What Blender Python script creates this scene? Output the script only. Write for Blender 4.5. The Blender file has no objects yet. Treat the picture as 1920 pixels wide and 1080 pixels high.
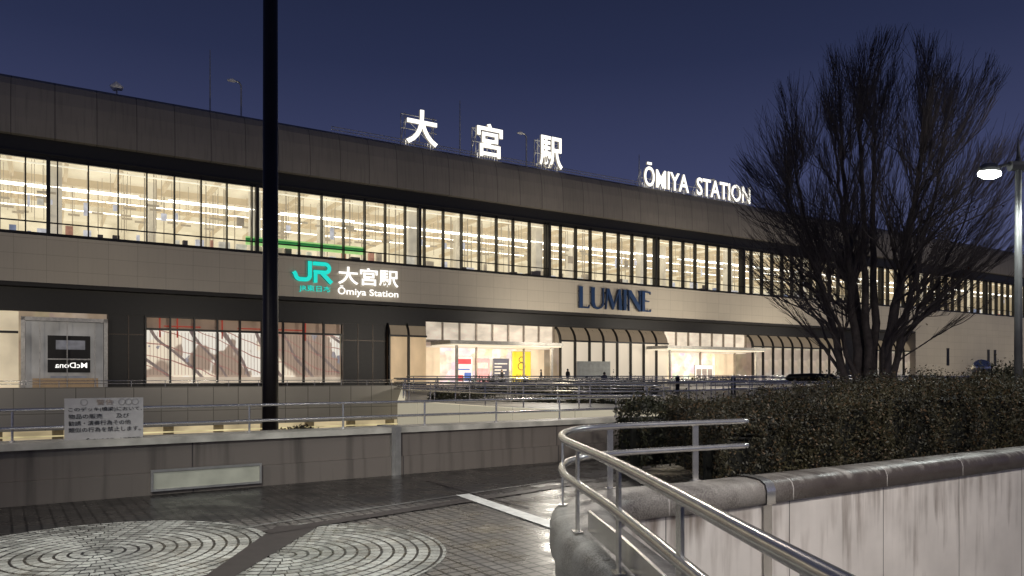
import bpy, math, random
from mathutils import Vector, Matrix, geometry
random.seed(7)
R=random.random
def U(a,b): return a+(b-a)*R()
S=bpy.context.scene
S.view_settings.view_transform='Standard'
COL=S.collection
# ------------------------------------------------------------------ materials
def nodes(m):
    m.use_nodes=True
    nt=m.node_tree
    return nt, nt.nodes, nt.links, nt.nodes['Principled BSDF']
def coord(nt,kind='Object'):
    t=nt.nodes.new('ShaderNodeTexCoord'); return t.outputs[kind]
def math_(nt,op,a,b=None):
    n=nt.nodes.new('ShaderNodeMath'); n.operation=op
    for i,v in enumerate((a,b)):
        if v is None: continue
        if isinstance(v,(int,float)): n.inputs[i].default_value=v
        else: nt.links.new(v,n.inputs[i])
    return n.outputs[0]
def mixc(nt,f,a,b,mode='MIX'):
    n=nt.nodes.new('ShaderNodeMix'); n.data_type='RGBA'; n.blend_type=mode
    for i,v in ((0,f),(6,a),(7,b)):
        if isinstance(v,(int,float)): n.inputs[i].default_value=v
        elif isinstance(v,tuple): n.inputs[i].default_value=(v[0],v[1],v[2],1)
        else: nt.links.new(v,n.inputs[i])
    return n.outputs[2]
def noise(nt,vec,scale,detail=4,sc=None):
    if sc:
        mp=nt.nodes.new('ShaderNodeMapping'); mp.inputs['Scale'].default_value=sc
        nt.links.new(vec,mp.inputs['Vector']); vec=mp.outputs[0]
    n=nt.nodes.new('ShaderNodeTexNoise'); n.inputs['Scale'].default_value=scale; n.inputs['Detail'].default_value=detail
    nt.links.new(vec,n.inputs['Vector']); return n.outputs['Fac']
def mrange(nt,v,a,b,c=0.0,d=1.0):
    n=nt.nodes.new('ShaderNodeMapRange')
    n.inputs[1].default_value=a;n.inputs[2].default_value=b;n.inputs[3].default_value=c;n.inputs[4].default_value=d
    nt.links.new(v,n.inputs[0]); return n.outputs[0]
def bump(nt,h,strength,dist,bs):
    b=nt.nodes.new('ShaderNodeBump'); b.inputs['Strength'].default_value=strength; b.inputs['Distance'].default_value=dist
    nt.links.new(h,b.inputs['Height']); nt.links.new(b.outputs[0],bs.inputs['Normal'])
def M(name,col,rough=.6,metal=0,em=0,emc=None,var=.25,scale=3,bmp=0,sc=None):
    m=bpy.data.materials.new(name); nt,N,L,b=nodes(m)
    f=noise(nt,coord(nt),scale,5,sc)
    f=mrange(nt,f,.3,.7)
    dark=tuple(c*(1-var) for c in col); lite=tuple(min(1,c*(1+var*.5)) for c in col)
    L.new(mixc(nt,f,dark,lite),b.inputs['Base Color'])
    b.inputs['Roughness'].default_value=rough; b.inputs['Metallic'].default_value=metal
    if em:
        b.inputs['Emission Color'].default_value=(*(emc or col),1); b.inputs['Emission Strength'].default_value=em
    if bmp: bump(nt,noise(nt,coord(nt),scale*6,3),bmp,.02,b)
    return m
def sepxyz(nt,vec):
    s=nt.nodes.new('ShaderNodeSeparateXYZ'); nt.links.new(vec,s.inputs[0]); return s.outputs
def lines(nt,v,period,w,off=0):
    f=math_(nt,'FRACT',math_(nt,'DIVIDE',math_(nt,'ADD',v,off+1000*period),period))
    return math_(nt,'LESS_THAN',f,w/period)
def panel(name,col,joint,px,pz,w=.05,offx=0,offz=0,rough=.55,var=.18,kind='Object',stain=0.0,axz=2,em=0,emc=None):
    m=bpy.data.materials.new(name); nt,N,L,b=nodes(m)
    co=coord(nt,kind); xyz=sepxyz(nt,co)
    l=lines(nt,xyz[0],px,w,offx)
    if pz: l=math_(nt,'MAXIMUM',l,lines(nt,xyz[axz],pz,w,offz))
    fx=math_(nt,'FLOOR',math_(nt,'DIVIDE',math_(nt,'ADD',xyz[0],offx+1000*px),px))
    fz=math_(nt,'FLOOR',math_(nt,'DIVIDE',math_(nt,'ADD',xyz[axz],offz+1000*(pz or 9)),(pz or 9)))
    cb=nt.nodes.new('ShaderNodeCombineXYZ'); L.new(fx,cb.inputs[0]); L.new(fz,cb.inputs[1])
    wn=nt.nodes.new('ShaderNodeTexWhiteNoise'); L.new(cb.outputs[0],wn.inputs['Vector'])
    t=math_(nt,'ADD',math_(nt,'MULTIPLY',wn.outputs[0],.3),math_(nt,'MULTIPLY',noise(nt,co,.35,6),.9))
    t=mrange(nt,t,.25,.95)
    base=mixc(nt,t,tuple(c*(1-var) for c in col),tuple(c*(1+var*.4) for c in col))
    if stain:
        st=noise(nt,co,1.0,6,(5,.45,.3) if axz==2 else (5,.5,1))
        st=mrange(nt,st,.5,.72); base=mixc(nt,math_(nt,'MULTIPLY',st,stain),base,tuple(c*.3 for c in col))
    L.new(mixc(nt,l,base,joint),b.inputs['Base Color'])
    b.inputs['Roughness'].default_value=rough
    if em:
        b.inputs['Emission Color'].default_value=(*emc,1); b.inputs['Emission Strength'].default_value=em
    return m
def EM(name,col,st,var=0.0,scale=1,sc=None):
    m=bpy.data.materials.new(name); nt,N,L,b=nodes(m)
    b.inputs['Base Color'].default_value=(*[c*.5 for c in col],1)
    if var:
        f=mrange(nt,noise(nt,coord(nt),scale,4,sc),.35,.65)
        L.new(mixc(nt,f,tuple(c*(1-var) for c in col),col),b.inputs['Emission Color'])
    else: b.inputs['Emission Color'].default_value=(*col,1)
    b.inputs['Emission Strength'].default_value=st
    return m
def shopmat(name,st,scale=(1.2,1,.9),tint=(1,.85,.6),sat=.5,mixf=.72):  # emission stands in for the room light inside shops
    m=bpy.data.materials.new(name); nt,N,L,b=nodes(m)
    mp=nt.nodes.new('ShaderNodeMapping'); mp.inputs['Scale'].default_value=scale
    L.new(coord(nt),mp.inputs['Vector'])
    v=nt.nodes.new('ShaderNodeTexVoronoi'); v.distance='CHEBYCHEV'; v.inputs['Scale'].default_value=1.0; v.inputs['Randomness'].default_value=.8
    L.new(mp.outputs[0],v.inputs['Vector'])
    h=nt.nodes.new('ShaderNodeHueSaturation'); h.inputs['Saturation'].default_value=sat; L.new(v.outputs['Color'],h.inputs['Color'])
    c=mixc(nt,mixf,h.outputs[0],tint)
    f=mrange(nt,noise(nt,coord(nt),.9,5),.3,.7,.55,1.1)
    b.inputs['Base Color'].default_value=(.3,.25,.2,1)
    L.new(c,b.inputs['Emission Color']); L.new(math_(nt,'MULTIPLY',f,st),b.inputs['Emission Strength'])
    return m
def glassmat(name,col=(1,1,1),refl=.06,rough=.05):
    m=bpy.data.materials.new(name); m.use_nodes=True; nt=m.node_tree; nt.nodes.clear()
    o=nt.nodes.new('ShaderNodeOutputMaterial'); t=nt.nodes.new('ShaderNodeBsdfTransparent'); g=nt.nodes.new('ShaderNodeBsdfGlossy')
    t.inputs[0].default_value=(*col,1); g.inputs['Roughness'].default_value=rough
    x=nt.nodes.new('ShaderNodeMixShader'); x.inputs[0].default_value=refl
    nt.links.new(t.outputs[0],x.inputs[1]); nt.links.new(g.outputs[0],x.inputs[2]); nt.links.new(x.outputs[0],o.inputs[0])
    return m

m_slab=panel('upper_slab_panels',(.235,.212,.185),(.07,.06,.055),3.1,0,.06,offx=1.0,rough=.6,stain=.3)
m_beige=panel('beige_tile_band',(.50,.45,.365),(.34,.30,.24),2.3,1.32,.035,offx=.5,offz=.1,rough=.4,stain=.08,var=.08)
m_black=M('black_anodised_frame',(.012,.011,.010),.4,.3)
m_dark=M('dark_fascia',(.010,.009,.008),.5)
m_soffit=M('brown_soffit',(.012,.010,.009),.6)
m_hallwall=EM('hall_wall_glow',(1,.91,.68),.66,.5,.35)  # hall surfaces glow to stand in for bounced interior light
m_hallceil=EM('hall_ceiling_glow',(1,.91,.68),.58,.45,.3,(1,.35,1))
m_beam=EM('hall_beam_glow',(1,.84,.58),.30,.3,.4)
m_strip=EM('ceiling_tube_light',(1,.97,.86),4.5)
m_column=EM('hall_column_glow',(.9,.82,.64),.5,.4,.5)  # glow in place of hall light, on columns and floor
m_glass=glassmat('window_glass')
m_white=M('white_paint',(.75,.74,.72),.4)
m_sign=EM('sign_white_light',(1,.98,.93),1.3)
m_signroof=EM('roof_sign_light',(1,.97,.88),1.7)
m_signside=EM('sign_letter_side',(.8,.72,.58),.28)
m_cyan=EM('cyan_sign_light',(.01,.66,.55),.95)
m_cyside=EM('cyan_letter_side',(.01,.2,.2),.3)
m_blue=M('blue_letter_paint',(.014,.045,.125),.35,var=.1)
m_steel=M('brushed_steel',(.82,.80,.76),.25,.85,var=.12,scale=9)
m_steeld=M('dull_steel_post',(.46,.45,.43),.42,.7,var=.2,scale=6)
m_pole=M('dark_brown_pole_paint',(.022,.017,.014),.4,.2)
m_lpole=M('grey_lamp_pole_paint',(.14,.14,.14),.5,.2)
m_lamp=EM('lamp_glow',(.95,1,.93),14)
m_shopbright=shopmat('shop_interior_bright',1.25,(.9,1,.9),(1,.87,.66),.8,.6)
m_shopdim=shopmat('shop_interior_dim',.28,(.7,1,.6),(1,.72,.45),.4)
m_cream=EM('glowing_cream_wall',(1,.84,.58),.55,.35,.4)  # wall glow stands in for shop light on it
m_canopy=M('canopy_metal',(.42,.40,.36),.4,.2,em=.03,emc=(1,.9,.7))
m_concrete=M('pale_concrete',(.46,.43,.39),.75,scale=1.5,var=.3,bmp=.2)
m_warmcon=panel('warm_glow_retaining_wall',(.58,.53,.42),(.2,.17,.13),1.8,0,.03,em=.34,emc=(1,.90,.64))  # warm light on the wall is put in as emission
m_bark=M('bark',(.085,.068,.062),.85,scale=8,var=.4,bmp=.4)
m_twig=M('twig_bark',(.10,.082,.08),.8)

# ------------------------------------------------------------------ mesh builder
class MB:
    def __init__(s): s.v=[];s.f=[];s.m=[];s.uv={}
    def box(s,x0,x1,y0,y1,z0,z1,m=0):
        n=len(s.v); s.v+=[(x0,y0,z0),(x1,y0,z0),(x1,y1,z0),(x0,y1,z0),(x0,y0,z1),(x1,y0,z1),(x1,y1,z1),(x0,y1,z1)]
        for q in ((0,3,2,1),(4,5,6,7),(0,1,5,4),(1,2,6,5),(2,3,7,6),(3,0,4,7)):
            s.f.append(tuple(n+i for i in q)); s.m.append(m)
        return s
    def quad(s,a,b,c,d,m=0):
        n=len(s.v); s.v+=[a,b,c,d]; s.f.append((n,n+1,n+2,n+3)); s.m.append(m); return s
    def tube(s,path,r,sides=8,m=0,cap=True):
        path=[Vector(p) for p in path]; rs=r if isinstance(r,(list,tuple)) else [r]*len(path)
        n0=len(s.v); prev=None
        for i,p in enumerate(path):
            if i==0: d=path[1]-p
            elif i==len(path)-1: d=p-path[i-1]
            else: d=path[i+1]-path[i-1]
            d.normalize()
            if prev is None:
                a=Vector((0,0,1)) if abs(d.z)<.9 else Vector((1,0,0))
                u=d.cross(a).normalized()
            else:
                u=(prev-d*prev.dot(d)).normalized()
            prev=u; w=d.cross(u)
            for k in range(sides):
                an=2*math.pi*k/sides; q=p+(u*math.cos(an)+w*math.sin(an))*rs[i]; s.v.append(tuple(q))
        for i in range(len(path)-1):
            for k in range(sides):
                a=n0+i*sides+k; b=n0+i*sides+(k+1)%sides
                s.f.append((a,b,b+sides,a+sides)); s.m.append(m)
        if cap and sides>3:
            s.f.append(tuple(n0+k for k in range(sides))[::-1]); s.m.append(m)
            s.f.append(tuple(n0+(len(path)-1)*sides+k for k in range(sides))); s.m.append(m)
        return s
    def prism(s,poly,y0,y1,m=0,ox=0,oz=0,sx=1,sz=1):
        P=[(ox+x*sx,oz+z*sz) for x,z in poly]; n=len(P); k=len(s.v)
        s.v+=[(x,y0,z) for x,z in P]+[(x,y1,z) for x,z in P]
        for t in geometry.tessellate_polygon([[Vector((x,z,0)) for x,z in P]]):
            s.f.append((k+t[0],k+t[1],k+t[2])); s.m.append(m)
            s.f.append((k+n+t[2],k+n+t[1],k+n+t[0])); s.m.append(m)
        for i in range(n):
            j=(i+1)%n; s.f.append((k+i,k+j,k+n+j,k+n+i)); s.m.append(m)
        return s
    def ribbon(s,path,w,y0,y1,m=0,ms=None):
        ms=m if ms is None else ms
        P=[Vector((a,b,0)) for a,b in path]; Lf=[];Rt=[]
        for i,p in enumerate(P):
            d=(P[min(i+1,len(P)-1)]-P[max(i-1,0)]).normalized(); nn=Vector((-d.y,d.x,0))*w/2
            Lf.append(p+nn); Rt.append(p-nn)
        k=len(s.v); n=len(P)
        for y in (y0,y1):
            s.v+=[(a.x,y,a.y) for a in Lf]+[(a.x,y,a.y) for a in Rt]
        for i in range(n-1):
            s.f.append((k+i,k+i+1,k+n+i+1,k+n+i)); s.m.append(m)
            o=k+2*n; s.f.append((o+i,o+n+i,o+n+i+1,o+i+1)); s.m.append(m)
            s.f.append((k+i,o+i,o+i+1,k+i+1)); s.m.append(ms)
            s.f.append((k+n+i,k+n+i+1,o+n+i+1,o+n+i)); s.m.append(ms)
        return s
    def flat(s,poly,z,m=0):
        k=len(s.v); s.v+=[(x,y,z) for x,y in poly]
        for t in geometry.tessellate_polygon([[Vector((x,y,0)) for x,y in poly]]):
            a,b,c=[Vector(s.v[k+i]) for i in t]
            if (b-a).cross(c-a).z<0: t=(t[0],t[2],t[1])
            s.f.append(tuple(k+i for i in t)); s.m.append(m)
        return s
    def sweep(s,path,prof,m=0):
        P=[Vector((a,b,0)) for a,b in path]; n0=len(s.v); k=len(prof); acc=0; U_=[]
        for i,p in enumerate(P):
            d=(P[min(i+1,len(P)-1)]-P[max(i-1,0)]).normalized(); rt=Vector((d.y,-d.x,0))
            if i: acc+=(P[i]-P[i-1]).length
            U_.append(acc)
            for a,z in prof:
                q=p+rt*a; s.v.append((q.x,q.y,z))
        for i in range(len(P)-1):
            for j in range(k-1):
                a=n0+i*k+j; s.f.append((a,a+1,a+1+k,a+k)); s.m.append(m)
                s.uv[len(s.f)-1]=[(U_[i],prof[j][1]),(U_[i],prof[j+1][1]),(U_[i+1],prof[j+1][1]),(U_[i+1],prof[j][1])]
        return s
    def build(s,name,mats,parent=None,smooth=False,loc=None,rot=0,**kw):
        me=bpy.data.meshes.new(name); me.from_pydata(s.v,[],s.f)
        for mm in (mats if isinstance(mats,(list,tuple)) else [mats]): me.materials.append(mm)
        me.polygons.foreach_set('material_index',s.m)
        if smooth: me.polygons.foreach_set('use_smooth',[True]*len(s.f))
        if s.uv:
            ul=me.uv_layers.new(name='UVMap')
            for fi,uvs in s.uv.items():
                p=me.polygons[fi]
                for li,uv in zip(p.loop_indices,uvs): ul.data[li].uv=uv
        me.update()
        return put(name,me,parent,loc,rot,**kw)
def put(name,me,parent=None,loc=None,rot=0,**kw):
    o=bpy.data.objects.new(name,me); COL.objects.link(o)
    if parent: o.parent=parent
    if loc: o.location=loc
    o.rotation_euler[2]=rot
    for k,v in kw.items(): o[k]=v
    return o
def thing(name,label,category,loc=(0,0,0),rot=0,group=None):
    o=put(name,None,None,loc,rot,label=label,category=category)
    o.empty_display_size=.3
    if group: o['group']=group
    return o
def smoothpath(pts,n=6):
    out=[]
    P=[Vector(p) for p in pts]
    for i in range(len(P)-1):
        p0=P[max(i-1,0)];p1=P[i];p2=P[i+1];p3=P[min(i+2,len(P)-1)]
        for k in range(n):
            t=k/n
            out.append(.5*((2*p1)+(p2-p0)*t+(2*p0-5*p1+4*p2-p3)*t*t+(3*p1-p0-3*p2+p3)*t**3))
    out.append(P[-1]); return out
def textmesh(string,w,h,depth,mat,bold=0.0,mirror=False,side=None):
    cu=bpy.data.curves.new('txt','FONT'); cu.body=string; cu.size=1; cu.extrude=.05; cu.offset=bold; cu.resolution_u=4
    o=bpy.data.objects.new('txt',cu); COL.objects.link(o)
    dg=bpy.context.evaluated_depsgraph_get()
    me=bpy.data.meshes.new_from_object(o.evaluated_get(dg)); bpy.data.objects.remove(o)
    if len(me.vertices)==0: return me
    xs=[v.co.x for v in me.vertices]; ys=[v.co.y for v in me.vertices]
    x0,x1,y0,y1=min(xs),max(xs),min(ys),max(ys)
    for v in me.vertices:
        x=(v.co.x-x0)/(x1-x0)*w; y=(v.co.y-y0)/(y1-y0)*h; z=v.co.z/.05*depth/2
        if mirror: x=w-x
        v.co=(x,-z,y)
    me.materials.clear(); me.materials.append(mat)
    if side: me.materials.append(side)
    me.update()
    for p in me.polygons: p.material_index=1 if (side and abs(p.normal.y)<.5) else 0
    return me

# ------------------------------------------------------------------ frames
FA=math.atan2(.5279,.8493); F0=Vector((-3.64,85,0))
fu=Vector((.8493,.5279,0)); fi=Vector((-.5279,.8493,0))
def fp(t,d,z=0): return tuple(F0+fu*t+fi*d+Vector((0,0,z)))

# ------------------------------------------------------------------ world and camera
w=bpy.data.worlds.new('World'); S.world=w; w.use_nodes=True; nt=w.node_tree
bg=nt.nodes['Background']; tc=nt.nodes.new('ShaderNodeTexCoord'); sp=nt.nodes.new('ShaderNodeSeparateXYZ'); rp=nt.nodes.new('ShaderNodeValToRGB')
nt.links.new(tc.outputs['Generated'],sp.inputs[0]); nt.links.new(sp.outputs[2],rp.inputs[0]); nt.links.new(rp.outputs[0],bg.inputs[0])
e=rp.color_ramp.elements; e[0].position=0; e[0].color=(.13,.14,.235,1); e[1].position=.5; e[1].color=(.0125,.0175,.045,1)
for p,c in ((.12,(.080,.091,.185)),(.25,(.045,.054,.124)),(.38,(.022,.029,.073))):
    x=e.new(p); x.color=(*c,1)
bg.inputs[1].default_value=1.0
cam=bpy.data.cameras.new('camera'); co=bpy.data.objects.new('camera',cam); COL.objects.link(co)
co.location=(0,0,1.6); co.rotation_euler=(math.pi/2,0,0); cam.lens=26.25; cam.sensor_width=36; cam.shift_y=.0859; cam.clip_end=3000; cam.clip_start=.05
S.camera=co

# ------------------------------------------------------------------ station building
B=thing('station_building','long beige railway station building with lit glass upper concourse','building',tuple(F0),FA)
T0,T1=-62,140
mb=MB()
prof=[(.35,21.6),(-.35,21.6),(-.32,23),(-.2,24.6),(0,25.7),(.35,26.35),(.9,26.7),(2,26.75)]
for i in range(len(prof)-1):
    (a,z),(b2,z2)=prof[i],prof[i+1]
    mb.quad((T0,a,z),(T1,a,z),(T1,b2,z2),(T0,b2,z2))
mb.quad((T0,2,26.75),(T1,2,26.75),(T1,45,26.75),(T0,45,26.75))
mb.quad((T1,-.3,21.6),(T1,45,21.6),(T1,45,26.7),(T1,.3,26.7))
mb.build('upper_parapet',m_slab,B)
WT=20.1
MB().box(T0,T1,.3,1.2,WT,21.6).box(T0,T1,.1,.35,WT+.15,WT+.3).build('dark_fascia',m_dark,B)
MB().box(T0,T1,0,1.3,9.45,13.4).build('tiled_band',m_beige,B)
MB().box(T0,T1,.15,.9,13.4,13.62).build('window_sill',m_black,B)
MB().box(T0,88,.05,6,9.1,9.445).box(T0,88,1.6,6,7.7,9.1).build('soffit',m_soffit,B)
MB().box(88,T1,.02,8,.5,9.44).build('lower_wall',m_beige,B)
MB().box(T0,T1,41,45,.5,26.7).box(T1-.4,T1,1.3,41,.5,21.5).build('rear_wall',m_beige,B)
for t in (98,112.5,115):
    MB().box(t,t+.9,-.02,.05,3.5,6.6).box(t-.06,t+.96,-.03,-.01,6.6,6.7).build('narrow_window',m_black,B)
# hall interior
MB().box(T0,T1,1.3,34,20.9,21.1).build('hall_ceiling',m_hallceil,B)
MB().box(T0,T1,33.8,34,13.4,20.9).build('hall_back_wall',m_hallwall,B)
MB().box(T0,T1,1.3,34,13.2,13.42).build('hall_floor',m_column,B)
mb=MB()
t=T0
while t<T1:
    mb.box(t,t+.3,1.3,33,20.4,20.9); t+=4.3
for d in (1.6,10.5,19.5): mb.box(T0,T1,d,d+.35,20.2,20.9)
o=mb.build('hall_beam',m_beam,B); o['kind']='stuff'
mb=MB()
for d,zz in ((3.4,18.3),(7.0,18.9),(12,19.2),(19,19.4)):
    t=T0+R()*3
    while t<T1-2:
        mb.box(t,t+3.9,d,d+.16,zz,zz+.08); t+=4.0+(2.5 if R()<.08 else 0)
o=mb.build('ceiling_tube_light',m_strip,B); o['kind']='stuff'
MB().box(T0,T1,1.0,1.2,19.62,19.72).build('window_head_light',EM('window_head_glow',(1,.92,.7),1.1,.3,.8),B)
for i in range(-3,8):
    t=-7.3+i*17.2
    MB().box(t,t+1.0,3.4,4.4,13.4,20.9).build('hall_column',m_column,B)
    MB().box(t+8.4,t+9.1,8,8.8,13.4,20.9).build('hall_column',m_column,B)
mb=MB()
cols=[(.9,.85,.7),(.2,.5,.3),(.9,.9,.95),(.6,.3,.2),(.3,.35,.5),(.12,.1,.09),(.5,.42,.3),(.2,.16,.12)]
hm=[EM('hall_display_%d'%i,c,.6 if i not in (5,7) else .2,.4,2) for i,c in enumerate(cols)]  # display boxes glow in place of hall light on them
t=T0
while t<T1:
    ww=U(.2,1.1); hh=U(.3,1.4); mb.box(t,t+ww,U(2,2.5),U(2.6,3),13.4,13.5+hh,random.choice((0,0,0,2,2,5,6,6,7,7,5,3,4)))
    if R()<.2: mb.box(t,t+ww*.7,2.1,2.2,U(15.8,16.6),U(16.7,17.2),random.choice((0,2,2,6)))
    t+=ww+U(.1,.9)
o=mb.build('hall_display',hm,B); o['kind']='stuff'
mb=MB()
for i in range(620):
    t=U(T0,T1); d=U(3,14); mb.box(t,t+.05,d,d+.05,U(15.2,18.8),20.9)
    if R()<.4: mb.box(t-.5,t+.5,d,d+.08,17.6,17.8)
    if R()<.25: mb.box(t,t+.10,d,d+.12,13.5,20.8)
o=mb.build('hanging_fixture',M('hanging_grey',(.3,.26,.2),.5,em=.24,emc=(1,.85,.6)),B); o['kind']='stuff'
MB().box(-25.3,-13.3,1.7,2.0,14.75,15.15,0).box(-25.3,-13.3,1.7,2.0,15.17,15.3,1).box(-25.3,-13.3,1.7,2.0,14.5,14.73,1).build('green_shop_sign',[EM('green_light_sign',(.05,.38,.08),.4,.3,.8),EM('pale_green_light',(.5,.9,.3),.6)],B)
wm=MB(); W=2.29
wm.box(-.05,.05,.2,.8,13.62,WT,0).box(.05,W-.05,.45,.55,14.55,14.66,0).box(.05,W-.05,.4,.6,WT-.2,WT,0).box(.05,W-.05,.4,.6,13.62,13.72,0)
wm.quad((.05,.5,13.7),(W-.05,.5,13.7),(W-.05,.5,WT-.2),(.05,.5,WT-.2),1)
w0=wm.build('window',[m_black,m_glass],B,loc=(-41.08-W*9,0,0))
n=1
while -41.08+W*(n-9)<T1-2 and n<99:
    c=w0.copy(); COL.objects.link(c); c.parent=B; c.location=(-41.08+W*(n-9),0,0); n+=1
for i in range(-3,8):
    t=-7.5+i*17.2
    MB().box(t,t+.3,.2,.8,13.63,WT-.01).build('window_pier',m_dark,B)

# ground floor
G=.6
MB().box(T0,88,6,6.3,G,9.1).box(T0,88,1.5,6,G-.2,G).build('ground_floor_rear_wall',m_shopdim,B)
mb=MB(); 
for a,b2 in ((-37.3,-34.3),(-15.7,-10.7),(69.3,74)): mb.box(a,b2,1.4,1.9,G,7.7)
mb.box(-62,-6.2,1.3,1.6,7.1,9.1); mb.box(-6.2,88,1.5,1.7,7.9,9.1)
mb.build('dark_ground_wall',m_dark,B)
mb=MB()
for a,b2 in ((-37.3,-34.3),(-15.7,-10.7)):
    x=a
    while x<b2: mb.box(x,x+.1,1.34,1.4,G,7.1); x+=1.65
    mb.box(a,b2,1.34,1.39,5.3,5.4)
mb.build('wall_joint',M('joint_bronze',(.06,.045,.035),.4,.4),B)
mb=MB().box(-62,-43.9,1.9,2.1,G,7.1,0)
t=-62
while t<-44: mb.box(t,t+.18,1.3,1.5,G,7.1,1); t+=2.6
mb.box(-62,-43.9,1.3,1.45,5.2,5.4,1)
mb.build('lit_shopfront',[m_cream,m_black],B)
mb=MB().box(-43.5,-37.5,2.2,2.4,G,6.4,0).box(-43.7,-43.4,.6,1.9,G,6.6,1).box(-37.6,-37.3,.6,1.9,G,6.6,1).box(-43.7,-37.3,.6,1.9,6.3,6.6,1)
mb.box(-41.8,-38.6,1.5,1.8,1.9,5.1,2).box(-41.8,-38.6,1.45,1.5,3.0,3.12,3).box(-41.2,-39.0,1.42,1.5,3.9,4.7,4).box(-42.9,-38.0,1.3,1.7,G,1.4,5)
mb.box(-41.6,-38.9,1.2,1.4,1.42,1.6,4)
for x in (-42.4,-40.4,-38.3): mb.box(x,x+.07,1.0,1.1,G,6.3,1)
mb.build('glass_shop_unit',[EM('shop_pale_wall',(.5,.48,.46),.32,.5,.5),m_steeld,m_black,m_steeld,EM('dim_screen',(.3,.3,.33),.35,.5,2),M('brown_counter',(.25,.15,.08),.5,em=.12,emc=(1,.7,.4))],B)
put('mirrored_lettering',textmesh('McDona',2.4,.46,.05,m_sign,.004,mirror=True),B,(-41.25,1.38,2.3))
mm=bpy.data.materials.new('window_mural'); nt,N,L,b=nodes(mm)
oc=coord(nt)
def wave(scale,dist,rot,th):
    mp=nt.nodes.new('ShaderNodeMapping'); mp.inputs['Rotation'].default_value=rot; L.new(oc,mp.inputs[0])
    wv=nt.nodes.new('ShaderNodeTexWave'); wv.inputs['Scale'].default_value=scale; wv.inputs['Distortion'].default_value=dist; wv.inputs['Detail'].default_value=2; wv.inputs['Detail Scale'].default_value=.6
    L.new(mp.outputs[0],wv.inputs[0]); return math_(nt,'GREATER_THAN',wv.outputs['Fac'],th)
c1=mixc(nt,mrange(nt,noise(nt,oc,.14,2,(1,1,1.3)),.49,.51),(1,.86,.66),(.34,.24,.18))
c1=mixc(nt,mrange(nt,noise(nt,oc,.3,3,(1,1,.7)),.54,.56),c1,(1,.94,.82))
c1=mixc(nt,wave(.14,9,(0,.6,.2),.965),c1,(.15,.11,.11))
c1=mixc(nt,wave(.3,7,(0,1.2,.4),.985),c1,(.35,.12,.1))
c1=mixc(nt,mrange(nt,noise(nt,oc,.6,2),.68,.69),c1,(.25,.25,.30))
L.new(c1,b.inputs['Emission Color']); b.inputs['Emission Strength'].default_value=.72; b.inputs['Base Color'].default_value=(.4,.35,.3,1)
MB().box(-34.3,-15.7,2.2,2.4,G+.9,5.95,0).box(-34.3,-15.7,2.0,2.1,G,G+.9,1).build('window_mural',[mm,EM('glowing_lower_panel',(1,.84,.65),.5,.3,.5)],B)  # lower panel glows in place of light on it
mb=MB().box(-34.3,-15.7,2.2,2.4,5.95,7.1,0)
for t in (-33,-31.5,-27.5,-23,-19.4): mb.box(t,t+.12,2.1,2.2,5.2,7.1,1)
for t in (-32.6,-26,-22.6): mb.box(t,t+3.2,2.1,2.2,6.2,6.3,1)
mb.build('clerestory_glow',[EM('clerestory_dim',(1,.7,.5),.10,.6,.6),EM('red_light_line',(.6,.06,.03),.35)],B)
fm=MB(); fw=18.6/9
fm.box(0,.16,1.2,1.6,G,7.1).box(.16,fw,1.3,1.5,5.8,6.0).box(.16,fw,1.3,1.5,6.95,7.1).box(.16,fw,1.3,1.5,G,G+.3)
f0=fm.build('shop_window_frame',m_black,B,loc=(-34.3,0,0))
for i in range(1,9):
    c=f0.copy(); COL.objects.link(c); c.parent=B; c.location=(-34.3+fw*i,0,0)
mb=MB()
t=-34.1
while t<-15.8: mb.box(t,t+.03,1.9,1.93,G+1.1,5.7); t+=.3
o=mb.build('window_blind',M('blind',(.3,.22,.16),.6,em=.05,emc=(1,.7,.5)),B); o['kind']='stuff'
def bays(t0,t1,n,lower,upper):
    wd=(t1-t0)/n
    mb=MB()
    rib=[(.9,G),(.9,6.0),(1.05,6.6),(1.4,7.2),(2.1,7.9)]
    for i in range(len(rib)-1):
        (a,z),(b2,z2)=rib[i],rib[i+1]
        mb.quad((-.09,a-.25,z),(.09,a-.25,z),(.09,b2-.25,z2),(-.09,b2-.25,z2),0)
        mb.quad((-.09,a-.25,z),(-.09,b2-.25,z2),(-.09,b2+.1,z2),(-.09,a+.1,z),0)
        mb.quad((.09,a+.1,z),(.09,b2+.1,z2),(.09,b2-.25,z2),(.09,a-.25,z),0)
        if i: mb.quad((.09,a,z),(wd-.09,a,z),(wd-.09,b2,z2),(.09,b2,z2),1)
    mb.box(.09,wd-.09,.7,.95,5.85,6.05,0)
    mb.box(.09,wd-.09,.85,.95,G,G+.25,0)
    mb.box(.09,wd-.09,1.0,1.1,G+.25,5.85,2)
    o=mb.build('bay_window',[m_black,upper,lower],B,loc=(t0,0,0))
    for i in range(1,n):
        c=o.copy(); COL.objects.link(c); c.parent=B; c.location=(t0+wd*i,0,0)
m_upglass=M('sloped_dark_glass',(.06,.045,.035),.12,em=.16,emc=(1,.78,.52),var=.6,scale=.7)
m_lowcream=EM('bay_cream_panel',(1,.88,.70),.45,.25,.25,(1,1,.4))  # emission stands in for light on the bay panels
bays(-10.7,-6.2,2,EM('bay_warm_panel',(1,.72,.42),.5,.5,.4,(1,1,.5)),m_upglass)
bays(11.8,29.9,8,m_lowcream,m_upglass)
m_lowshop=shopmat('bay_shop_glow',.34,(.9,1,.7),(1,.76,.48),.3,.5)
bays(46.7,69.3,10,m_lowshop,m_upglass)
bays(74,88,6,m_lowshop,m_upglass)
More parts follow.
